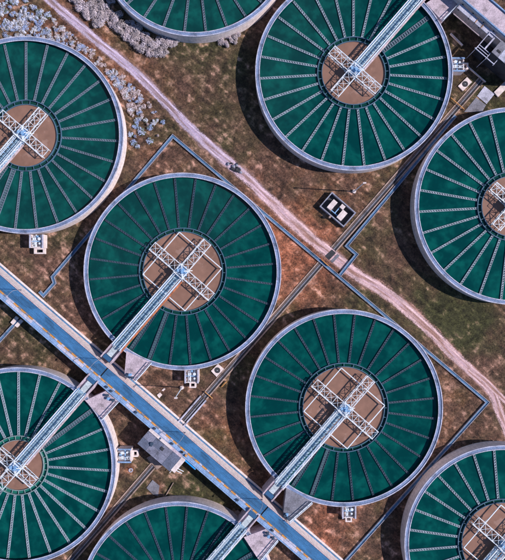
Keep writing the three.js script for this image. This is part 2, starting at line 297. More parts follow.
function makeTank(T, i) {
  const t = thing('clarifier_tank', T.label, 'tank', [T.x, 0, T.z], 0, 'round clarifier tanks');
  mk('wall', wallGeo, M.wall, t); mk('rim_walkway', walkGeo, M.walk, t); mk('rim_kerb', kerbGeo, M.kerb, t);
  const rf = T.f * pm, rd = (T.f - (T.t === 'q' ? 4.4 : 5)) * pm;
  const w = new GB().ring(rf, R - 0.36, 0.4, LV, 120).geo(); const wm = mk('water_surface', w, M.water, t); wm.rotation.y = i * 1.7 + 0.4;
  mk('floor_slab', new GB().ring(0, R - 0.36, 0.02, 0.35, 64).geo(), M.concGrey, t);
  // launders
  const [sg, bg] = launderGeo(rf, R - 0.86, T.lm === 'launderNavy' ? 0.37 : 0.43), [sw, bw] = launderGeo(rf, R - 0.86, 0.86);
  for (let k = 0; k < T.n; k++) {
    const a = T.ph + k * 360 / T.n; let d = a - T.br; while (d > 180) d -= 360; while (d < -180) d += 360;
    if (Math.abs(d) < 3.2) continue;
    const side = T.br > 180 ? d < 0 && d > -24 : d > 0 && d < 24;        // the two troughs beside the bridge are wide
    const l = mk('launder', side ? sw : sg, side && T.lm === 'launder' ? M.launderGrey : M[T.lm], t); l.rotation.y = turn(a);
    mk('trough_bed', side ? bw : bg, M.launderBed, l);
  }
  // feed well
  const fw = mk('feed_well', new GB().ring(rf - 0.15, rf, LV - 0.4, LV + 0.32, 90).geo(), T.green ? M.ringPale : M.ringBlue, t);
  mk('inner_ring', new GB().ring(rd, rd + 0.14, LV - 0.4, LV + 0.28, 90).geo(), T.green ? M.ringPale : M.ringBlue, fw);
  mk('channel_water', new GB().ring(rd + 0.14, rf - 0.15, LV - 0.6, LV - 0.1, 90).geo(), T.green ? M.channelGreen : M.channelWater, fw);
  const tg = metreUV(new GB().box(rd + 0.14, rf - 0.15, LV + 0.07, LV + 0.17, -0.06, 0.06).geo());
  for (let k = 0; k < T.n; k++) mk('tie_bar', tg, T.green ? M.ringPale : M.ringBlue, fw).rotation.y = turn(T.ph + (k + 0.5) * 360 / T.n);
  const sl = mk('sludge_surface', new GB().ring(0, rd, LV - 0.5, LV + 0.02, 90).geo(), M.sludge, t); sl.rotation.y = i * 2.1;
  // mechanism at the centre
  const hi = LV + 1.75;
  for (let k = 1; k < 4; k++) { const a = mk('truss_arm', trussArm(-0.7, rd - 0.12, T.t === 'q' ? 0.9 : 0.95, LV + 0.35, hi, 0.35), M.steel, t); a.rotation.y = turn(T.br + 90 * k); }
  if (T.t === 'q') {
    const rc = rd - 0.05, hq = LV + 0.95, cr = k => { const a = (T.br + 45 + 90 * k) * D2R; return [Math.sin(a) * rc, hq, -Math.cos(a) * rc]; };
    for (let k = 0; k < 4; k++) {
      const A = cr(k), B = cr(k + 1); new GB().bar(A, B, 0.17, 0.14).build('frame_beam', M.steel, t);
      const st = new GB(); st.bar([A[0], hq - 0.05, A[2]], [A[0] * 0.985, LV - 0.1, A[2] * 0.985], 0.1);
      for (const f of [0.28, 0.72]) { const qx = mix(A[0], B[0], f), qz = mix(A[2], B[2], f); st.bar([qx, hq - 0.05, qz], [mix(A[0], B[0], f < 0.5 ? 0.42 : 0.58) * 0.99, LV + 0.5, mix(A[2], B[2], f < 0.5 ? 0.42 : 0.58) * 0.99], 0.06); }
      st.build('brace', M.steel, t);
    }
  }
  const dr = new GB(); dr.cyl(0, 0, 0.36, hi - 0.25, 0.6, 20); dr.box(-0.95, 0.95, hi - 0.25, hi - 0.12, -0.95, 0.95); const dm = dr.build('drive_column', M.steelBlue, t); 
  const gr = new GB(); gr.cyl(0.1, 0, hi - 0.1, hi + 0.4, 0.5, 18, 0.42); gr.cyl(0.15, 0.1, hi + 0.4, hi + 0.7, 0.26, 14); gr.tube([0.45, hi + 0.3, 0.2], [1.0, hi + 0.3, 0.35], 0.17, 10); gr.box(-0.85, -0.45, hi - 0.1, hi + 0.6, -0.5, 0.05); gr.build('gear_motor', M.steelBlue, dm);
  const cg = new GB(); for (let k = 0; k < 4; k++) { const a = (T.br + 45 + 90 * k) * D2R, c = Math.cos(a), q = Math.sin(a), a2 = a + Math.PI / 2, c2 = Math.cos(a2), q2 = Math.sin(a2); cg.bar([q * 1.5, hi + 0.05, -c * 1.5], [q2 * 1.5, hi + 0.05, -c2 * 1.5], 0.09); cg.bar([q * 1.5, hi + 1.0, -c * 1.5], [q2 * 1.5, hi + 1.0, -c2 * 1.5], 0.06); cg.bar([q * 1.5, hi, -c * 1.5], [q * 1.5, hi + 1.0, -c * 1.5], 0.06); cg.bar([q * 0.5, hi + 0.62, -c * 0.5], [q * 2.0, hi - 0.5, -c * 2.0], 0.09); cg.bar([q * 1.5, hi + 0.1, -c * 1.5], [0, hi + 0.1, 0], 0.08); }
  cg.build('guard_rail', M.steel, dm); dm.rotation.y = 0;
  if (T.c[0] === 503) for (let k = 0; k < 9; k++) { const a = (-62 + k * 12) * D2R, g = new GB().box(-0.09, 0.09, 0, 0.28, -0.09, 0.09).build('anchor_block', M.concWarm, t); g.position.set(Math.sin(a) * (R + 0.1), 0, -Math.cos(a) * (R + 0.1)); }
  return t;
}
TANKS.forEach(makeTank);

// ---------------------------------------------------------------- access bridges
const BL = 117.5 * pm;
const BLAB = ['walkway bridge running off the left edge from the tank beside the flowering clumps', 'walkway bridge with a rust orange tray along its side, ending at the road deck', 'walkway bridge from the square framed tank right of the road down to the road deck', 'walkway bridge with pale tray at upper right, reaching the concrete deck', 'walkway bridge on the tank cut by the right edge', 'walkway bridge with pale blue panels on the lower left tank', 'walkway bridge entering from the bottom edge to meet the road deck', 'walkway bridge on the tank in the lower right corner', 'walkway bridge on the tank cut by the top edge'];
const bridgeGeo = (() => {
  const g = new GB(), h = new GB(), c = new GB(), hw = 0.98, y0 = 3.42, y1 = 4.5, x0 = 1.3, x1 = R + 0.1, n = 14;
  for (const s of [-1, 1]) {
    g.bar([x0, y1, s * hw], [x1, y1, s * hw], 0.18); g.bar([x0, y0, s * hw], [x1, y0, s * hw], 0.2);
    for (let i = 0; i <= n; i++) { const x = mix(x0 + 0.06, x1 - 0.06, i / n); g.bar([x, y0, s * hw], [x, y1, s * hw], 0.09); if (i < n) { const x2 = mix(x0 + 0.06, x1 - 0.06, (i + 1) / n); g.bar([x, i % 2 ? y0 : y1, s * hw], [x2, i % 2 ? y1 : y0, s * hw], 0.08); } }
    h.tube([x0, y1 + 0.1, s * 0.62], [x1, y1 + 0.1, s * 0.62], 0.05, 6); h.tube([x0, y1 - 0.45, s * 0.62], [x1, y1 - 0.45, s * 0.62], 0.035, 6);
    for (let i = 0; i <= 12; i++) { const x = mix(x0 + 0.1, x1 - 0.1, i / 12); h.tube([x, 3.5, s * 0.62], [x, y1 + 0.1, s * 0.62], 0.035, 5); }
  }
  for (let i = 0; i <= n; i++) { const x = mix(x0 + 0.06, x1 - 0.06, i / n); c.bar([x, 3.38, -hw + 0.08], [x, 3.38, hw - 0.08], 0.16, 0.14); }
  return [g, h, c].map(q => metreUV(q.geo()));
})();
const deckPanelGeo = metreUV(new GB().box(-0.56, 0.56, 3.46, 3.5, -0.56, 0.56).geo());
TANKS.forEach((T, i) => {
  const b = thing('access_bridge', BLAB[i], 'bridge', [T.x, 0, T.z], turn(T.br), 'bridges from the tank centres');
  mk('side_truss', bridgeGeo[0], M.steel, b); mk('handrail', bridgeGeo[1], M.steel, b); mk('cross_beams', bridgeGeo[2], M.steelBlue, b);
  const n = 15; for (let k = 0; k < n; k++) { const p = mk('deck_panel', deckPanelGeo, M.grating, b); p.position.x = mix(1.9, R - 0.5, k / (n - 1)); }
  const s = T.br > 180 ? -1 : 1;                   // the tray hangs on the lower right side
  new GB().box(1.6, R + 0.6, 3.5, 3.62, Math.min(s * 1.1, s * 1.42), Math.max(s * 1.1, s * 1.42)).build('cable_tray', i === 1 ? M.trayRust : M.trayPink, b);
  const pp = new GB(); pp.tube([1.2, 3.6, -s * 0.8], [R + 0.5, 3.6, -s * 0.8], 0.09, 10); pp.tube([1.2, 3.62, s * 0.8], [R + 0.5, 3.62, s * 0.8], 0.07, 10); pp.build('pipe', M.steelBlue, b);
  // concrete landing between the tank and the deck
  const x0 = R + 0.12, x1 = BL - 0.05, l = new GB(); l.box(x0, x1, 0, 3.1, -1.25, 1.25); const ld = l.build('landing', M.conc, b);
  const pw = new GB(); for (const q of [-1, 1]) pw.box(x0, x1, 3.1, 3.75, q < 0 ? -1.25 : 0.98, q < 0 ? -0.98 : 1.25); pw.build('parapet', M.conc, ld);
  new GB().box(x0 + 0.02, x1 - 1.15, 3.1, 3.5, -0.5, 0.62).build('cover_plate', mat(lin(0.62, 0.76, 0.86), { map: mottle, roughness: 0.7 }), ld);
  new GB().box(x1 - 1.05, x1 - 0.25, 3.1, 3.62, -0.85, 0.85).build('gate_box', M.gateBlue, ld);
});

// ---------------------------------------------------------------- road deck
{
  const t = thing('road_deck', 'long raised road deck with blue asphalt and yellow kerb blocks crossing lower left', 'road deck', [DO.x, 0, DO.z], DECK_PHI);
  const X0 = -22, X1 = 112, J = [27.9, 69.1];
  new GB().box(X0, X1, 0, 3.0, 0, 3.7).build('channel_wall', M.white, t);
  const segs = [[X0, J[0] - 0.13], [J[0] + 0.13, J[1] - 0.13], [J[1] + 0.13, X1]];
  for (const [a, b] of segs) { const m = new GB().box(a, b, 3.0, 3.15, 0.24, 2.42).build('asphalt_slab', M.asphalt, t); }
  { const g = new GB(); for (const j of J) g.box(j - 0.12, j + 0.12, 3.0, 3.01, 0.24, 2.42); g.build('joint_filler', M.black, t); }
  for (let x = X0; x < X1; x += 6) { new GB().box(x + 0.02, Math.min(X1, x + 5.98), 3.0, 3.28, 0.0, 0.2).build('kerb_stone', M.trayPink, t); }
  for (let x = X0, k = 0; x < X1; x += 1.86, k++) {
    new GB().box(x, x + 1.1, 3.0, 3.27, 2.52, 2.78).build('kerb_block', rnd() < 0.12 ? M.kerb : M.yellow, t);
    new GB().box(x + 1.13, x + 1.83, 3.0, 3.24, 2.56, 2.76).build('kerb_block', rnd() < 0.4 ? M.concGrey : M.kerb, t);
  }
  for (let x = X0; x < X1; x += 2.2) new GB().box(x, Math.min(X1, x + 2.17), 3.0, 3.2 + rr(-0.01, 0.01), 2.84, 3.46).build('walkway_slab', rnd() < 0.25 ? M.kerb : M.bluewalk, t);
  new GB().box(X0, X1, 3.0, 3.42, 3.5, 3.7).build('parapet', M.bluewalk, t);
  for (const [x, c] of [[31.2, 'steelNavy'], [37.5, 'steelNavy'], [42.3, 'steelNavy'], [46.8, 'steelNavy'], [49.3, 'black'], [50.3, 'yellow'], [63.5, 'steelNavy'], [72.5, 'steelNavy'], [30, 'steelNavy']]) { const g = new GB(); g.box(x, x + 0.45, 3.2, 3.5, 2.95, 3.3); g.tube([x + 0.22, 3.5, 3.12], [x + 0.22, 3.85, 3.12], 0.07, 8); g.tube([x + 0.06, 3.85, 3.12], [x + 0.4, 3.85, 3.12], 0.05, 8); g.build('valve_spindle', M[c], t); }
  // kerb strip and gutter at the foot of the deck wall
  const st = new GB().box(X0, X1, 0.0, 0.16, -0.72, -0.36).build('foot_kerb', M.white); st.position.copy(t.position); st.rotation.copy(t.rotation); struct(st);
  const gu = new GB().box(X0, X1, -0.02, 0.03, -0.36, 0).build('gutter', M.duct); gu.position.copy(t.position); gu.rotation.copy(t.rotation); struct(gu);
}
// outlet platforms between tank rim and decks
const PLAT = [
  ['outlet_platform', [[126.7, 351], [152, 362.5], [136, 381], [124.5, 376.5]], 'four cornered concrete outlet platform right of the orange tray bridge', 1],
  ['outlet_platform', [[85.5, 400.5], [105.6, 391], [119, 401.6], [103, 419]], 'four cornered concrete outlet platform of the lower left tank below the road', 1],
  ['outlet_platform', [[286.3, 487.7], [312, 501.5], [289.3, 521.3], [283, 515.4]], 'grey concrete outlet platform below the square framed tank right of the road', 1],
  ['outlet_platform', [[243.8, 537], [266, 528.5], [278, 539], [259.6, 561]], 'concrete outlet platform cut by the bottom edge under the road', 1],
  ['outlet_platform', [[425.7, 3.6], [446, -10], [461, 2], [442, 21.4]], 'concrete outlet platform by the upper right bridge at the top edge', 1],
];
PLAT.forEach(([nm, pts, label], i) => {
  const w = pts.map(([x, y]) => xz(x, y, RIM)), cx = (w[0][0] + w[2][0]) / 2, cz = (w[0][1] + w[2][1]) / 2, loc = w.map(([x, z]) => [x - cx, z - cz]);
  const t = thing(nm, label, 'platform', [cx, 0, cz], 0, 'outlet platforms beside the bridges');
  mk('slab', metreUV(prism(loc, 0, 3.3)), i === 2 ? M.concGrey : M.conc, t);
  const e = [loc[1], loc[2]]; if (i === 1 || i === 3 || i === 4) { e[0] = loc[2]; e[1] = loc[3]; if (i !== 4) { e[0] = loc[2]; } }
  const g = new GB(), A = e[0], B = e[1]; g.bar([A[0], 4.2, A[1]], [B[0], 4.2, B[1]], 0.1); g.bar([A[0], 3.7, A[1]], [B[0], 3.7, B[1]], 0.08); g.bar([A[0], 3.37, A[1]], [B[0], 3.37, B[1]], 0.16, 0.14);
  for (let k = 0; k <= 5; k++) { const x = mix(A[0], B[0], k / 5), z = mix(A[1], B[1], k / 5); g.bar([x, 3.2, z], [x, 4.2, z], 0.08); }
  g.build('handrail', M.steel, t);
  const road = i === 0 || i === 2 ? [loc[2], loc[3]] : [loc[1], loc[2]];
  for (let k = 0; k < 3; k++) {
    const f = 0.25 + k * 0.27, x = mix(mix(road[0][0], road[1][0], f), 0, 0.18 + 0.16 * (k % 2)), z = mix(mix(road[0][1], road[1][1], f), 0, 0.18 + 0.16 * (k % 2));
    const v = new GB(); v.box(x - 0.3, x + 0.3, 3.2, 3.5, z - 0.2, z + 0.2); v.cyl(x, z, 3.5, 4.0, 0.1, 10); v.cyl(x, z, 3.85, 3.92, 0.28, 14); v.build('valve_actuator', k === 1 ? M.steelBlue : M.steelNavy, t);
  }
});

// ---------------------------------------------------------------- upper right concrete deck with its side walkway
{
  const t = thing('concrete_deck', 'plain pale concrete deck crossing the upper right corner', 'concrete deck', [DECK2.x, 0, DECK2.z], DECK_PHI);
  const X0 = -25, X1 = 40;
  new GB().box(X0, X1, 0, H2 - 0.1, -3.65, 0).build('channel_wall', M.white, t);
  for (let x = X0; x < X1; x += 5) new GB().box(x, x + 4.97, H2 - 0.1, H2 + 0.01, -3.4, -0.28).build('top_slab', M.conc, t);
  new GB().box(X0, X1, H2 - 0.1, H2 + 0.3, -0.25, 0).build('parapet', M.bluewalk, t); new GB().box(X0, X1, H2 - 0.1, H2 + 0.3, -3.65, -3.43).build('parapet', M.bluewalk, t);
  for (let k = 0; k < 6; k++) { const x = 0.2 + k * 1.5; new GB().box(x, x + 1.46, H2 - 0.75, H2 - 0.63, 0.28, 1.35).build('side_walkway_panel', M.kerb, t); if (k === 3 || k === 4) new GB().box(x - 0.05, x + 0.05, H2 - 0.62, H2 - 0.52, 0.28, 1.35).build('divider_bar', M.yellow, t); }
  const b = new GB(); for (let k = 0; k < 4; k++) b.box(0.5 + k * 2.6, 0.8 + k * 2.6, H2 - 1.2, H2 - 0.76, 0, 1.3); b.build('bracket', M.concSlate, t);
  const p = new GB(); p.tube([0.4, 3.6, 2.1], [7.0, 3.6, 2.1], 0.09, 8); for (let k = 0; k < 4; k++) p.bar([0.9 + k * 1.9, 3.6, 2.1], [0.9 + k * 1.9, 4.4, 0.9], 0.06); p.build('pipe_rail', M.trayPink, t);
}

// ---------------------------------------------------------------- buildings
{
  const c = [xz(138.3, 443.8, 4), xz(150.6, 428.9, 4), xz(182, 456.2, 4), xz(169.4, 470.8, 4)], cx = (c[0][0] + c[2][0]) / 2, cz = (c[0][1] + c[2][1]) / 2, phi = DECK_PHI;
  const L = Math.hypot(c[2][0] - c[1][0], c[2][1] - c[1][1]), W = Math.hypot(c[1][0] - c[0][0], c[1][1] - c[0][1]);
  const t = thing('flat_roofed_building', 'small flat roofed grey building against the lower left side of the road', 'building', [cx, 0, cz], phi);
  const hx = L / 2, hz = W / 2; new GB().box(-hx, hx, 0, 3.86, -hz, hz).build('wall', M.conc, t);
  const n = 4; for (let k = 0; k < n; k++) for (let j = 0; j < 2; j++) { const a = -hx - 0.1 + (L + 0.2) * k / n, b = -hx - 0.1 + (L + 0.2) * (k + 1) / n - 0.03, z0 = -hz + 0.45 + (W - 0.35) * j / 2, z1 = -hz + 0.45 + (W - 0.35) * (j + 1) / 2 - 0.03; new GB().box(a, b, 3.86, 4.0 + rr(-0.01, 0.01), z0, z1).build('roof_panel', (k + j) % 3 === 1 || k === 3 ? M.roofBlue : M.roofPale, t); }
  new GB().box(-hx - 0.1, hx * 0.35, 3.86, 4.2, -hz - 0.1, -hz + 0.42).build('roof_parapet', M.white, t);
  new GB().box(hx + 0.02, hx + 1.0, 0, 3.95, -hz + 0.3, hz - 0.3).build('stair_block', M.white, t);
  const v = new GB(); v.cyl(-hx * 0.5, 0.1, 4.01, 4.3, 0.32, 16); v.cyl(-hx * 0.46, 0.45, 4.01, 4.2, 0.2, 14); v.build('roof_vent', M.steelNavy, t);
  new GB().box(-hx * 0.05, hx * 0.12, 4.01, 4.12, -0.75, -0.15).build('roof_hatch', M.concSlate, t);
  const g = new GB(); g.tube([hx + 0.6, 0.9, hz - 0.4], [hx + 0.6, 0.9, hz + 1.4], 0.06, 6); g.bar([hx + 0.5, 3.2, hz - 0.5], [hx + 2.6, 0.2, hz + 0.1], 0.12); g.bar([hx + 0.5, 3.2, hz - 1.0], [hx + 2.6, 0.2, hz - 0.4], 0.12); g.build('stair_rail', M.steel, t);
}
{ // blue pipe carried on brackets along the road parapet
  const a = deckWorld(47.4, 3.98), t = thing('blue_pipe', 'bright blue pipe on the road parapet right of the flat roofed building', 'pipe', [a[0], 0, a[1]], DECK_PHI);
  const L = 6.2; new GB().tube([0, 3.3, 0], [L, 3.3, 0], 0.15, 14).build('pipe', mat(lin(0.02, 0.30, 0.80), { roughness: 0.35 }), t); new GB().tube([L, 3.3, 0], [L, 0.0, 0], 0.12, 12).build('downpipe', M.steelBlue, t);
  for (const x of [0.4, 3.1, 5.8]) new GB().box(x - 0.06, x + 0.06, 2.98, 3.16, -0.27, 0.2).build('bracket', M.steelNavy, t);
}
{ // pump house at the right edge
  const o = P(492, 36, 5.2), t = thing('pump_house', 'grey pump house with a dark roof opening and pipe rack at the right edge', 'building', [o.x, 0, o.z], DECK_PHI);
  const h = 5.2;
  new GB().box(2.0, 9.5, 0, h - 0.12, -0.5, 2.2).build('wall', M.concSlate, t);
  for (let k = 0; k < 5; k++) new GB().box(1.9 + k * 1.6, 3.46 + k * 1.6, h - 0.12, h, -0.6, 2.35).build('roof_panel', k % 2 ? M.kerb : M.concGrey, t);
  new GB().box(2.5, 3.3, h, h + 0.08, 1.2, 1.6).build('roof_hatch', M.black, t);
  const f = new GB(), y = h - 0.5; f.bar([-0.75, y, -0.7], [-0.75, y, 3.7], 0.15); f.bar([-0.75, y, -0.7], [1.9, y, -0.7], 0.15); for (const z of [2.55, 3.05]) f.bar([-0.75, y, z], [1.9, y, z], 0.11); f.bar([-1.0, y + 0.06, 3.6], [3.9, y + 0.06, 3.6], 0.15); f.bar([1.95, y, 2.4], [1.95, y, 3.9], 0.13); f.bar([3.8, y, 2.4], [3.8, y, 3.9], 0.13); f.bar([0.6, y - 0.3, -0.6], [0.6, y - 0.3, 2.4], 0.3); for (const [x, z] of [[-0.75, -0.6], [-0.75, 3.5], [1.95, 3.6]]) f.bar([x, 0, z], [x, y, z], 0.12); f.build('pipe_rack', M.kerb, t);
  new GB().box(-0.4, 1.7, 0, 1.6, -0.4, 2.2).build('pump_pit', M.concSlate, t);
}

// ---------------------------------------------------------------- scum pits on the tank sides
const PITLAB = { 0: 'white valve pit on the lower side of the left edge tank', 1: 'white valve pit under the tank with the orange tray bridge', 2: 'white valve pit under the square framed tank right of the road', 3: 'blue edged valve pit on the right side of the upper right tank', 5: 'white valve pit on the right side of the lower left tank' };
TANKS.forEach((T, i) => {
  if (!T.box) return;
  const a = T.box * D2R, r = R + 0.05, t = thing('valve_pit', PITLAB[i], 'valve pit', [T.x + Math.sin(a) * r, 0, T.z - Math.cos(a) * r], turn(T.box > 120 ? 180 : 90), 'valve pits on tank sides');
  const w = 1.35, L = 2.75, h = 2.15, g = new GB(), x0 = T.box > 120 ? 0.14 : 0.14;
  g.box(x0, L, 0, 0.9, -w, w); g.box(x0, L, 0.9, h, -w, -w + 0.22); g.box(x0, L, 0.9, h, w - 0.22, w); g.box(L - 0.22, L, 0.9, h - 0.2, -w + 0.22, w - 0.22); g.build('chamber', M.wall, t);
  const k = new GB(); k.box(x0 + 0.02, L + 0.04, h, h + 0.1, -w - 0.04, -w + 0.25); k.box(x0 + 0.02, L + 0.04, h, h + 0.1, w - 0.25, w + 0.04); k.build('coping', i === 3 || i === 5 ? M.bluewalk : M.kerb, t);
  const s = new GB(); const z0 = i === 0 ? -1.15 : -0.75, z1 = i === 0 ? 0.9 : 0.55; s.box(L + 0.01, L + 1.15, 0, 1.1, z0, z0 + 0.28); s.box(L + 0.01, L + 1.15, 0, 1.1, z1 - 0.28, z1); s.box(L + 0.01, L + 0.28, 0, 1.1, z0 + 0.28, z1 - 0.28); s.box(L + 0.88, L + 1.15, 0, 1.1, z0 + 0.28, z1 - 0.28); s.build('drain_box', M.white, t);
  new GB().box(L + 0.28, L + 0.88, 0.0, 0.2, z0 + 0.28, z1 - 0.28).build('drain_floor', M.black, t);
  const p = new GB(); for (const z of [-0.55, 0.35]) { p.tube([0.15, 1.35, z], [L - 0.23, 1.35, z], 0.15, 12); p.cyl(1.0, z, 1.3, 2.2, 0.12, 10); p.cyl(1.0, z, 2.12, 2.18, 0.3, 16); p.cyl(1.9, z, 1.3, 1.95, 0.2, 12); } p.build('pipe', M.steel, t);
  const q = new GB(); q.tube([1.45, 1.6, -w + 0.23], [1.45, 1.6, w - 0.23], 0.12, 12); q.box(0.3, 0.75, 0.9, 1.7, -0.2, 0.15); q.build('cross_pipe', M.steelBlue, t);
  const ladder = new GB(); for (const z of [-0.05, 0.35]) ladder.bar([0.4, h + 0.12, z + 0.3], [L - 0.1, h + 0.02, z + 0.3], 0.07); for (let n = 0; n < 6; n++) ladder.bar([0.5 + n * 0.4, h + 0.1, 0.25], [0.5 + n * 0.4, h + 0.1, 0.65], 0.06); ladder.build('ladder', M.steel, t);
});

// ---------------------------------------------------------------- trenches, ducts, slabs on the ground
function polyStrip(pts, off0, off1, y0, y1, gb) {  // prism strip along a polyline of px points, offsets in metres to its right
  const w = pts.map(([x, y]) => { const p = P(x, y); return new THREE.Vector2(p.x, p.z); });
  const off = (k, o) => { const a = w[Math.max(0, k - 1)], b = w[k], c = w[Math.min(w.length - 1, k + 1)]; const d1 = (k > 0 ? b.clone().sub(a) : c.clone().sub(b)).normalize(), d2 = (k < w.length - 1 ? c.clone().sub(b) : b.clone().sub(a)).normalize(); const n1 = new THREE.Vector2(-d1.y, d1.x), n2 = new THREE.Vector2(-d2.y, d2.x), m = n1.clone().add(n2).normalize(), s = o / Math.max(0.4, m.dot(n1)); return [b.x + m.x * s, b.y + m.y * s]; };
  for (let k = 0; k < w.length - 1; k++) gb.add(prism([off(k, off0), off(k + 1, off0), off(k + 1, off1), off(k, off1)], y0, y1));
}
DUCTS.forEach((d, i) => {
  const t = thing('cable_duct', d.name, 'duct', [0, 0, 0]); const g = new GB(), s = new GB();
  polyStrip(d.pts, -0.2, 0.2, 0, 0.22, g); polyStrip(d.pts, -0.33, -0.2, 0, 0.36, s); polyStrip(d.pts, 0.2, 0.33, 0, 0.36, s);
  g.build('duct_floor', M.duct, t); s.build('side_wall', M.ductSide, t);
});
const TR = [
  [[[481, 80], [333.5, 249.5]], 'double drainage trench from the pump house down to the track between tanks', 0],
  [[[321.5, 263], [204, 397.5]], 'double drainage trench running from the track towards the road between the two square framed tanks', 0],
  [[[203.5, 398], [181, 424]], 'wider open drain with raised lavender edges meeting the road wall', 1],
  [[[155, 463.5], [60, 573]], 'drainage trench between the lower left tank and the bottom edge tank', 0],
];
TR.forEach(([pts, label, wide]) => {
  const t = thing('drainage_trench', label, 'trench', [0, 0, 0]), a = new GB(), f = new GB(), w = new GB(), p = new GB(), k = wide ? 1.15 : 1;
  polyStrip(pts, -0.72 * k, -0.46 * k, 0, 0.14 * (wide ? 2.4 : 1), a); polyStrip(pts, 0.46 * k, 0.72 * k, 0, 0.14 * (wide ? 2.4 : 1), a);
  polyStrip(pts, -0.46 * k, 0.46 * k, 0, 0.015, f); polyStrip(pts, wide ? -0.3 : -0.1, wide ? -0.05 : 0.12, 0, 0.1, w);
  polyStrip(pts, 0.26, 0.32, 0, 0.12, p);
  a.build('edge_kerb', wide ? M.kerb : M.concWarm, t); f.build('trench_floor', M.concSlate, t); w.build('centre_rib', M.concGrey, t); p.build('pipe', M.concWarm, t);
});
function quadSlab(name, label, cat, px, h, m, group) {
  const w = px.map(([x, y]) => xz(x, y, h)), cx = w.reduce((s, q) => s + q[0], 0) / w.length, cz = w.reduce((s, q) => s + q[1], 0) / w.length;
  const t = thing(name, label, cat, [cx, 0, cz], 0, group); mk('slab', metreUV(prism(w.map(([x, z]) => [x - cx, z - cz]), 0, h)), m, t); return t;
}
{
  const a = quadSlab('manhole_slab', 'white slab with round dark cover right of the upper right tank', 'manhole', [[458, 86], [467, 77], [472, 82], [463, 91]], 0.25, M.white, 'manhole slabs');
  const b = quadSlab('manhole_slab', 'white slab with round dark cover beside the trench under the orange tray tank', 'manhole', [[211, 371], [218, 364], [224, 369], [216.6, 377]], 0.25, M.white, 'manhole slabs');
  for (const q of [a, b]) { const g = new GB(); g.cyl(0, 0, 0.25, 0.31, 0.5, 24); g.ring(0.5, 0.58, 0.25, 0.29, 24); g.build('cover', M.concSlate, q); new GB().box(-0.12, 0.12, 0.31, 0.34, -0.03, 0.03).build('handle', M.steel, q); }
  quadSlab('concrete_pad', 'light grey broken concrete pad near the pump house', 'concrete pad', [[484.5, 86], [494.5, 94], [486.5, 104], [477, 96]], 0.12, M.kerb);
  quadSlab('concrete_pad', 'darker grey concrete pad touching the right edge tank shadow', 'concrete pad', [[476, 97.5], [486, 105], [482, 112], [464, 112]], 0.08, M.concGrey);
  quadSlab('concrete_pad', 'white concrete strip at the right edge above the right tank', 'concrete pad', [[494, 92], [507, 79], [511, 84], [498, 97]], 0.3, M.white);
  quadSlab('concrete_pad', 'beige slab at the corner of the flat roofed building', 'concrete pad', [[146.5, 458], [151, 455.5], [162, 466], [157, 470]], 0.2, M.concWarm);
  quadSlab('concrete_pad', 'square grey slab on bare soil below the flat roofed building', 'concrete pad', [[146.5, 488], [152.5, 480], [159.5, 486], [158, 496], [153, 494.5]], 0.15, M.concGrey);
  quadSlab('concrete_pad', 'beige rough block beside the lower bridge landing under the road', 'concrete pad', [[232, 514], [238, 510.5], [242.5, 514.5], [237, 520]], 0.5, M.concWarm);
  quadSlab('culvert_block', 'white culvert block on the left of the duct under the road', 'culvert block', [[10.5, 322.5], [16, 316], [18.5, 318], [13, 325]], 0.5, M.white, 'culvert blocks');
  quadSlab('culvert_block', 'white culvert block on the right of the duct under the road', 'culvert block', [[14.5, 325.5], [20.5, 319], [23, 321], [17, 327.5]], 0.5, M.white, 'culvert blocks');
  quadSlab('culvert_cover', 'dark grating where the upper trench meets the dirt track', 'grating', [[325, 256], [332, 249.5], [336, 253], [329, 260]], 0.06, M.concSlate);
  quadSlab('culvert_cover', 'grey plank across the track next to the dark grating', 'grating', [[330.5, 261], [337.5, 254], [339.5, 255.8], [332.5, 263]], 0.06, M.concGrey);
  quadSlab('paving_stone', 'small pale paving stone in grass below the outlet platform', 'paving stone', [[157, 395], [160, 392.5], [162.3, 395], [159.2, 398.2]], 0.15, M.white, 'small pale stones');
  quadSlab('paving_stone', 'small pale stone right of the paving stone in grass', 'paving stone', [[161.5, 390.5], [164, 388.2], [165.6, 389], [163.4, 391.2]], 0.12, M.white, 'small pale stones');
  const lk = thing('low_wall', 'thin white low wall ending at the pad near the pump house', 'low wall'); { const g = new GB(); polyStrip([[466, 66], [485, 82.5]], -0.1, 0.1, 0, 0.35, g); g.build('wall', M.white, lk); }
  const lk2 = thing('low_wall', 'white low wall touching the upper right tank below its platform', 'low wall'); { const g = new GB(); polyStrip([[450, 34], [462, 46]], -0.16, 0.16, 0, 0.35, g); g.build('wall', M.white, lk2); }
  const lk3 = thing('low_wall', 'thin pale kerb beside the square slab near the bottom edge tank', 'low wall'); { const g = new GB(); polyStrip([[165, 497], [173.5, 482.5]], -0.08, 0.08, 0, 0.3, g); g.build('wall', M.concWarm, lk3); }
  const mh = thing('manhole_ring', 'pale concrete ring on bare orange soil beside the lower left tank', 'manhole', P(131, 470).toArray()); new GB().ring(0.25, 0.42, 0, 0.2, 24).build('ring', M.kerb, mh); new GB().ring(0, 0.25, 0, 0.08, 20).build('cover', M.concWarm, mh);
}
// yellow bars over the trenches
[[[450, 98.6], [463, 110], 0.5, 'yellow bar lying across the trench right of the upper right tank'], [[205, 391.4], [212.8, 398], 0.5, 'yellow bar lying across the trench above the road'], [[221.5, 386.6], [227, 381], 0.35, 'short orange bar lying along the trench near the manhole slab'], [[321, 259.5], [328, 266], 0.55, 'yellow bar on the duct where trench and track cross']].forEach(([a, b, h, label]) => {
  const A = P(...a), B = P(...b), t = thing('yellow_bar', label, 'barrier', A.toArray(), -Math.atan2(B.z - A.z, B.x - A.x), 'yellow bars over the trenches'), L = Math.hypot(B.x - A.x, B.z - A.z);
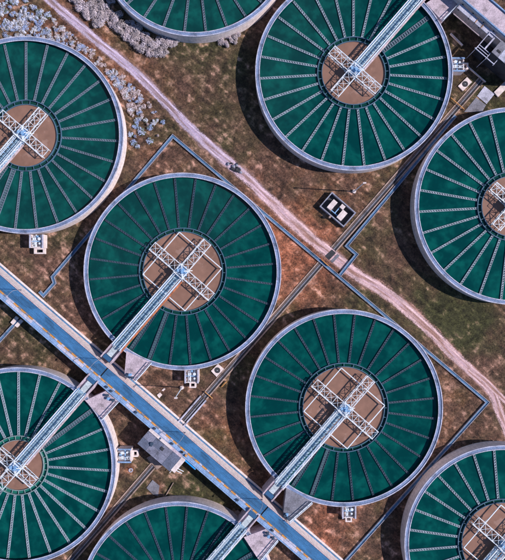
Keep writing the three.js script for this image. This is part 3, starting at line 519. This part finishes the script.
  new GB().tube([0, h, 0], [L, h, 0], 0.09, 10).build('bar', M.yellow, t); const s = new GB(); s.box(0.02, 0.14, 0, h, -0.06, 0.06); s.box(L - 0.14, L - 0.02, 0, h, -0.06, 0.06); s.build('support', M.steelNavy, t);
});

// ---------------------------------------------------------------- equipment enclosure
{
  const h = 1.1, c = [[332, 192], [356.4, 212.6], [343.8, 227], [319.8, 206.6]].map(q => xz(...q, h)), cx = (c[0][0] + c[2][0]) / 2, cz = (c[0][1] + c[2][1]) / 2;
  const L = Math.hypot(c[1][0] - c[0][0], c[1][1] - c[0][1]), W = Math.hypot(c[3][0] - c[0][0], c[3][1] - c[0][1]);
  const t = thing('equipment_enclosure', 'low walled enclosure with white cabinets inside, beside the lamp post', 'enclosure', [cx, 0, cz], DECK_PHI), x = L / 2, z = W / 2;
  const g = new GB(); g.box(-x, x, 0, h, -z, -z + 0.22); g.box(-x, x, 0, h, z - 0.22, z); g.box(-x, -x + 0.22, 0, h, -z + 0.22, z - 0.22); g.box(x - 0.22, x, 0, h, -z + 0.22, z - 0.22); g.build('wall', M.ductSide, t);
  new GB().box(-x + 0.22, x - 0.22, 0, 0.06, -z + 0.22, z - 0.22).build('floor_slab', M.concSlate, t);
  for (const [a, b, w, d, hh] of [[-1.45, 0.05, 0.95, 2.0, 1.15], [1.35, 0.35, 1.1, 1.9, 1.2], [0.35, -1.0, 0.8, 0.75, 1.05]]) { const cb = new GB().box(a - w / 2, a + w / 2, 0.06, hh, b - d / 2, b + d / 2).build('cabinet', M.white, t); new GB().box(a - w / 2 - 0.04, a + w / 2 + 0.04, hh, hh + 0.06, b - d / 2 - 0.04, b + d / 2 + 0.04).build('lid', M.white, cb); }
  const p = new GB(); p.tube([-0.9, 0.6, 0.9], [0.8, 0.6, 0.9], 0.12, 10); p.tube([0, 0.6, -0.6], [0, 0.6, 0.9], 0.12, 10); p.build('pipe', M.steelBlue, t);
  new GB().box(-0.4, -0.05, 0, 1.3, z + 0.01, z + 0.5).build('meter_box', M.concWarm, t);
}
// ---------------------------------------------------------------- lamp posts
[[[354, 191.5], 'tall lamp post with white footing beside the walled enclosure', 0.6], [[182, 387.5], 'tall lamp post with white footing below the orange tray tank, near the road', 0.6]].forEach(([p, label]) => {
  const t = thing('lamp_post', label, 'lamp post', P(...p).toArray(), 0, 'tall lamp posts');
  new GB().cyl(0, 0, 0, 0.4, 0.42, 16, 0.36).build('footing', M.white, t); new GB().tube([0, 0.4, 0], [0, 9.8, 0], 0.12, 12, 0.07).build('pole', M.steel, t);
  new GB().tube([-0.1, 9.78, 0], [0.45, 9.85, 0], 0.05, 8).build('arm', M.steel, t); new GB().box(-0.16, 0.42, 9.86, 9.98, -0.14, 0.14).build('lamp_head', M.white, t);
});
[[21, 290], [100.5, 359], [185, 432.5], [262, 499.5]].forEach((p, i) => {
  const q = P(...p, 3.28), t = thing('road_lamp', ['thin curved road lamp nearest the left edge on the road deck', 'thin curved road lamp where the orange tray bridge meets the road', 'thin curved road lamp opposite the flat roofed building', 'thin curved road lamp by the lower bridge crossing'][i], 'lamp post', [q.x, 3.28, q.z], DECK_PHI, 'lamps along the road deck');
  new GB().cyl(0, 0, 0, 0.15, 0.12, 10).build('base_plate', M.steelNavy, t);
  const c = new THREE.CatmullRomCurve3([[0, 0.1, 0], [0, 2.6, 0.02], [0, 3.5, 0.15], [0, 3.95, 0.7], [0, 4.0, 1.4]].map(v => new THREE.Vector3(...v)));
  new GB().add(new THREE.TubeGeometry(c, 24, 0.045, 7)).build('pole', M.ductSide, t); new GB().box(-0.12, 0.12, 3.94, 4.06, 1.3, 1.7).build('lamp_head', M.kerb, t);
});
// ---------------------------------------------------------------- rubble pile on the track
{
  const t = thing('rubble_pile', 'small dark heap of broken blocks lying on the dirt track', 'rubble pile', P(236, 168).toArray());
  for (let k = 0; k < 16; k++) { const g = new THREE.DodecahedronGeometry(rr(0.16, 0.42), 0); const f = k / 16; g.scale(1, 0.7, rr(0.7, 1.2)); g.rotateY(rr(0, 6)); g.translate(rr(-1.5, 1.6) * 0.75 + (f - 0.5) * 1.4, rr(0.1, 0.3), (f - 0.5) * 1.6 + rr(-0.5, 0.5)); new GB().add(g).build('block', k % 3 ? M.concSlate : M.ductSide, t); }
}

// ---------------------------------------------------------------- plants
function leafClump(n, rx, ry, lumps, size, seedv) {  // many leaf faces spread through lumpy domes
  seed = seedv; const pos = [], nor = [], L = []; for (let i = 0; i < lumps; i++) { const a = rr(0, 6.283), r = Math.sqrt(rnd()) * 0.62; L.push([Math.cos(a) * r * rx, ry * rr(0.25, 0.55), Math.sin(a) * r * rx, rx * rr(0.28, 0.5)]); }
  for (let i = 0; i < n; i++) {
    const l = L[i % lumps]; const d = new THREE.Vector3(rr(-1, 1), rr(-0.35, 1), rr(-1, 1)).normalize(), q = Math.pow(rnd(), 0.3);
    const c = new THREE.Vector3(l[0] + d.x * l[3] * q, Math.max(0.03, l[1] + d.y * l[3] * q * ry / rx * 1.2), l[2] + d.z * l[3] * q);
    const nn = d.clone().add(new THREE.Vector3(rr(-0.8, 0.8), rr(-0.2, 0.9), rr(-0.8, 0.8))).normalize(), u = new THREE.Vector3(rr(-1, 1), rr(-1, 1), rr(-1, 1)).cross(nn).normalize(), v = new THREE.Vector3().crossVectors(nn, u), s = size * rr(0.6, 1.3);
    const A = c.clone().addScaledVector(u, -s), B = c.clone().addScaledVector(v, s * 0.45), C = c.clone().addScaledVector(u, s), D = c.clone().addScaledVector(v, -s * 0.45);
    for (const p of [A, C, B, A, D, C]) { pos.push(p.x, p.y, p.z); nor.push(nn.x, nn.y, nn.z); }
  }
  const g = new THREE.BufferGeometry(); g.setAttribute('position', new THREE.Float32BufferAttribute(pos, 3)); g.setAttribute('normal', new THREE.Float32BufferAttribute(nor, 3)); g.setAttribute('uv', new THREE.Float32BufferAttribute(new Float32Array(pos.length / 3 * 2), 2)); return g;
}
function stems(n, rx, ry, seedv) { seed = seedv; const g = new GB(); for (let i = 0; i < n; i++) { const a = rr(0, 6.283), r = rx * rr(0.3, 0.75); g.tube([0, 0, 0], [Math.cos(a) * r, ry * rr(0.5, 0.9), Math.sin(a) * r], 0.035, 4, 0.015); } return metreUV(g.geo()); }
const leafM = (r, g, b) => new THREE.MeshStandardMaterial({ color: lin(r, g, b), roughness: 0.9, side: THREE.DoubleSide });
const greyV = [0, 1, 2, 3].map(k => ({ f: leafClump(1500, 1, 0.9, 7 + k, 0.085, 500 + k), b: leafClump(260, 0.98, 0.95, 8, 0.07, 900 + k), s: stems(9, 1, 0.9, 600 + k) }));
const flowV = [0, 1, 2, 3].map(k => ({ f: leafClump(260, 1, 0.8, 6, 0.12, 700 + k), b: leafClump(330, 1.02, 0.95, 9, 0.11, 800 + k), s: stems(6, 1, 0.8, 850 + k) }));
const greyMats = [leafM(0.42, 0.37, 0.40), leafM(0.50, 0.43, 0.47), leafM(0.36, 0.32, 0.34)], greyTips = leafM(0.72, 0.66, 0.76), woodM = leafM(0.10, 0.07, 0.055);
const greenMats = [leafM(0.10, 0.12, 0.05), leafM(0.17, 0.12, 0.07), leafM(0.22, 0.14, 0.09)], blueMats = [leafM(0.55, 0.64, 0.86), leafM(0.72, 0.76, 0.88), leafM(0.38, 0.50, 0.80), leafM(0.70, 0.60, 0.64)];
function plant(name, label, cat, group, px, py, r, h, v, fm, bm) {
  const p = P(px, py), t = thing(name, label, cat, p.toArray(), rr(0, 6.28), group); t.scale.set(r, h, r);
  mk('foliage', v.f, fm, t); mk(name === 'grey_shrub' ? 'pale_tips' : 'blossom', v.b, bm, t); mk('stem', v.s, woodM, t); return t;
}
seed = 4242;
const greySpots = [[77, 2, 8], [84, 9, 9], [92, 4, 8], [98, 13, 9], [90, 16, 8], [105, 8, 8], [101, 21, 9], [108, 17, 8], [97, 24, 6], [117, 20, 8], [114, 27, 8], [122, 29, 9], [130, 26, 8], [128, 36, 8], [137, 33, 9], [136, 42, 8], [145, 38, 8], [143, 49, 8], [151, 45, 8], [150, 53, 6], [156, 51, 9], [161, 44, 9], [168, 43, 7], [164, 52, 7], [173, 44, 7], [72, -5, 8], [88, -5, 8], [100, -3, 8], [112, 0, 6]];
greySpots.forEach(([x, y, r], i) => plant('grey_shrub', 'pale grey rounded shrub in the row between dirt track and top edge tank', 'shrub', 'grey shrubs in the row along the dirt track', x + rr(-1, 1), y + rr(-1, 1), r * 0.2 * rr(0.85, 1.05), rr(1.0, 1.5), greyV[i % 4], greyMats[i % 3], greyTips));
[[222, 41, 6], [229, 36, 5], [234, 40, 6], [238, 35, 4], [226, 45, 4]].forEach(([x, y, r], i) => plant('grey_shrub', 'pale grey rounded shrub in the small clump right of the top edge tank wall', 'shrub', 'grey shrubs under the top edge tank wall', x, y, r * 0.2, 1.1, greyV[(i + 2) % 4], greyMats[i % 3], greyTips));
seed = 777;
const inTank = (px, py, m = 0) => { const p = P(px, py); return TANKS.some(t => Math.hypot(p.x - t.x, p.z - t.z) < R + m); };
const nearTrack = (px, py) => { let d = 1e9; for (const q of trackPx) d = Math.min(d, Math.hypot(q.x - px, q.y - py)); return d; };
let cnt = 0;
for (let k = 0; k < 900 && cnt < 150; k++) {     // dense corner thicket, thinning down along the track
  const s = Math.pow(rnd(), 1.25), x = 0 + s * 150 + rr(-12, 12), y = (k % 3 === 0 ? s * 120 : s * 110) + rr(-22, 30), dens = 1 - s * 0.5;
  if (y < -4 || x < -3 || rnd() > dens || inTank(x, y, 0.9) || nearTrack(x, y) < 12 + 4 * rnd() || (x > nearX(y))) continue;
  const r = rr(1.6, 3.6) * (s < 0.35 ? 1.35 : 1.0) * 0.2;
  const hue = s < 0.5 ? k % 3 : (k % 5 < 2 ? 3 : k % 3), big = r > 0.5, word = (big ? 'larger ' : 'small ') + ['pale blue', 'whitish', 'deeper blue', 'pinkish'][hue], where = s < 0.4 ? 'flowering clump in the thicket at the upper left corner' : 'flowering clump between the left edge tank and the dirt track';
  plant('flowering_clump', `${word} ${where}`, 'flowering plant', `${word} clumps ${s < 0.4 ? 'in the corner thicket' : 'along the track'}`, x, y, r, rr(0.4, 0.8), flowV[k % 4], greenMats[k % 3], blueMats[hue]); cnt++;
}
function nearX(y) { let b = 0, d = 1e9; for (const q of trackPx) if (Math.abs(q.y - y) < d) { d = Math.abs(q.y - y); b = q.x; } return b - 8; }
let cnt2 = 0;
for (let k = 0; k < 3000 && cnt2 < 130; k++) {   // loose band between the left edge tank and the track
  const f = rnd(), x = mix(62, 140, f) + rr(-16, 16), y = mix(30, 108, f) + rr(-16, 16), d = nearTrack(x, y);
  if (inTank(x, y, 1.0) || d < 11 || d > 34 || x > nearX(y)) continue;
  const r = rr(1.7, 3.8) * 0.2, hue = k % 8 < 5 ? 3 : k % 3, big = r > 0.5, word = (big ? 'larger ' : 'small ') + ['pale blue', 'whitish', 'deeper blue', 'pinkish'][hue];
  plant('flowering_clump', `${word} flowering clump between the left edge tank and the dirt track`, 'flowering plant', `${word} clumps along the track`, x, y, r, rr(0.3, 0.6), flowV[k % 4], greenMats[1 + k % 2], blueMats[hue]); cnt2++;
}
for (const [x, y, r] of [[136, 125, 5], [142, 132, 5], [150, 128, 4], [134, 143, 4], [150, 141, 4.5], [156, 121, 4], [131, 135, 4], [146, 121, 3], [138, 147, 3], [163, 122, 3.5], [141, 118, 3]]) plant('flowering_clump', 'pale blue flowering clump in the patch above the long duct corner', 'flowering plant', 'flowering clumps above the duct corner', x, y, r * 0.19, 0.6, flowV[Math.floor(x) % 4], greenMats[0], blueMats[Math.floor(y) % 3]);

// ---------------------------------------------------------------- dry grass tufts over the ground
{
  const pos = [], nor = []; seed = 99;
  for (let k = 0; k < 7; k++) { const a = k / 7 * 6.283 + rr(-0.3, 0.3), r = rr(0.6, 1), w = 0.2, h = rr(0.25, 0.8); const bx = Math.cos(a), bz = Math.sin(a), tri = [[-bz * w * 0.5, 0, bx * w * 0.5], [bz * w * 0.5, 0, -bx * w * 0.5], [bx * r, h, bz * r]]; const e1 = new THREE.Vector3(...tri[1]).sub(new THREE.Vector3(...tri[0])), e2 = new THREE.Vector3(...tri[2]).sub(new THREE.Vector3(...tri[0])); const fn = e1.cross(e2).normalize(); if (fn.y < 0) { tri.reverse(); fn.negate(); } for (const p of tri) { pos.push(...p); nor.push(fn.x, fn.y, fn.z); } }
  const g = new THREE.BufferGeometry(); g.setAttribute('position', new THREE.Float32BufferAttribute(pos, 3)); g.setAttribute('normal', new THREE.Float32BufferAttribute(nor, 3));
  const N = 90000, m = new THREE.InstancedMesh(g, new THREE.MeshStandardMaterial({ color: 0xffffff, roughness: 1, side: THREE.DoubleSide }), N), d = new THREE.Object3D(), col = new THREE.Color();
  const grid = new Set(trackPx.map(q => q)); let n = 0;
  const ductSegs = []; for (const q of DUCTS) for (let k = 0; k < q.pts.length - 1; k++) ductSegs.push([...q.pts[k], ...q.pts[k + 1], 3]); for (const q of TR) ductSegs.push([...q[0][0], ...q[0][1], 4.8]);
  const onDuct = (x, y) => ductSegs.some(([a, b, c, e, w]) => { const dx = c - a, dy = e - b, t = Math.max(0, Math.min(1, ((x - a) * dx + (y - b) * dy) / (dx * dx + dy * dy))); return Math.hypot(x - a - dx * t, y - b - dy * t) < w; });
  for (let k = 0; k < 700000 && n < N; k++) {
    const px = rr(-35, 540), py = rr(-35, 595); const p = P(px, py);
    if (vnoise(px / 7, py / 7, 909) * 0.6 + vnoise(px / 2.2, py / 2.2, 911) * 0.4 < rr(0.25, 0.65)) continue;
    if (inTank(px, py, 0.15)) continue; const [, lz] = deckLocal(p.x, p.z); if (lz > -1.1 && lz < 3.8) continue; const [, l2] = deck2Local(p.x, p.z); if (l2 > -3.8 && l2 < 0.1) continue;
    if (nearTrack(px, py) < 8.5 + 3 * rnd() || onDuct(px, py)) continue;
    const c = groundColour(px, py), s = rr(0.06, 0.17), v = rr(0.65, 1.4); d.position.set(p.x, 0, p.z); d.rotation.y = rr(0, 6.28); d.scale.set(s, s * rr(0.5, 1.1), s); d.updateMatrix(); m.setMatrixAt(n, d.matrix);
    col.setRGB(Math.min(1, c[0] * v / 255), Math.min(1, c[1] * v / 255), Math.min(1, c[2] * v / 255), THREE.SRGBColorSpace); m.setColorAt(n, col); n++;
  }
  m.count = n; m.name = 'dry_grass'; m.castShadow = m.receiveShadow = true; m.userData = { label: 'dry brown and green grass covering the ground between tanks', category: 'grass', kind: 'stuff' }; scene.add(m);
}
renderer.render(scene, camera);
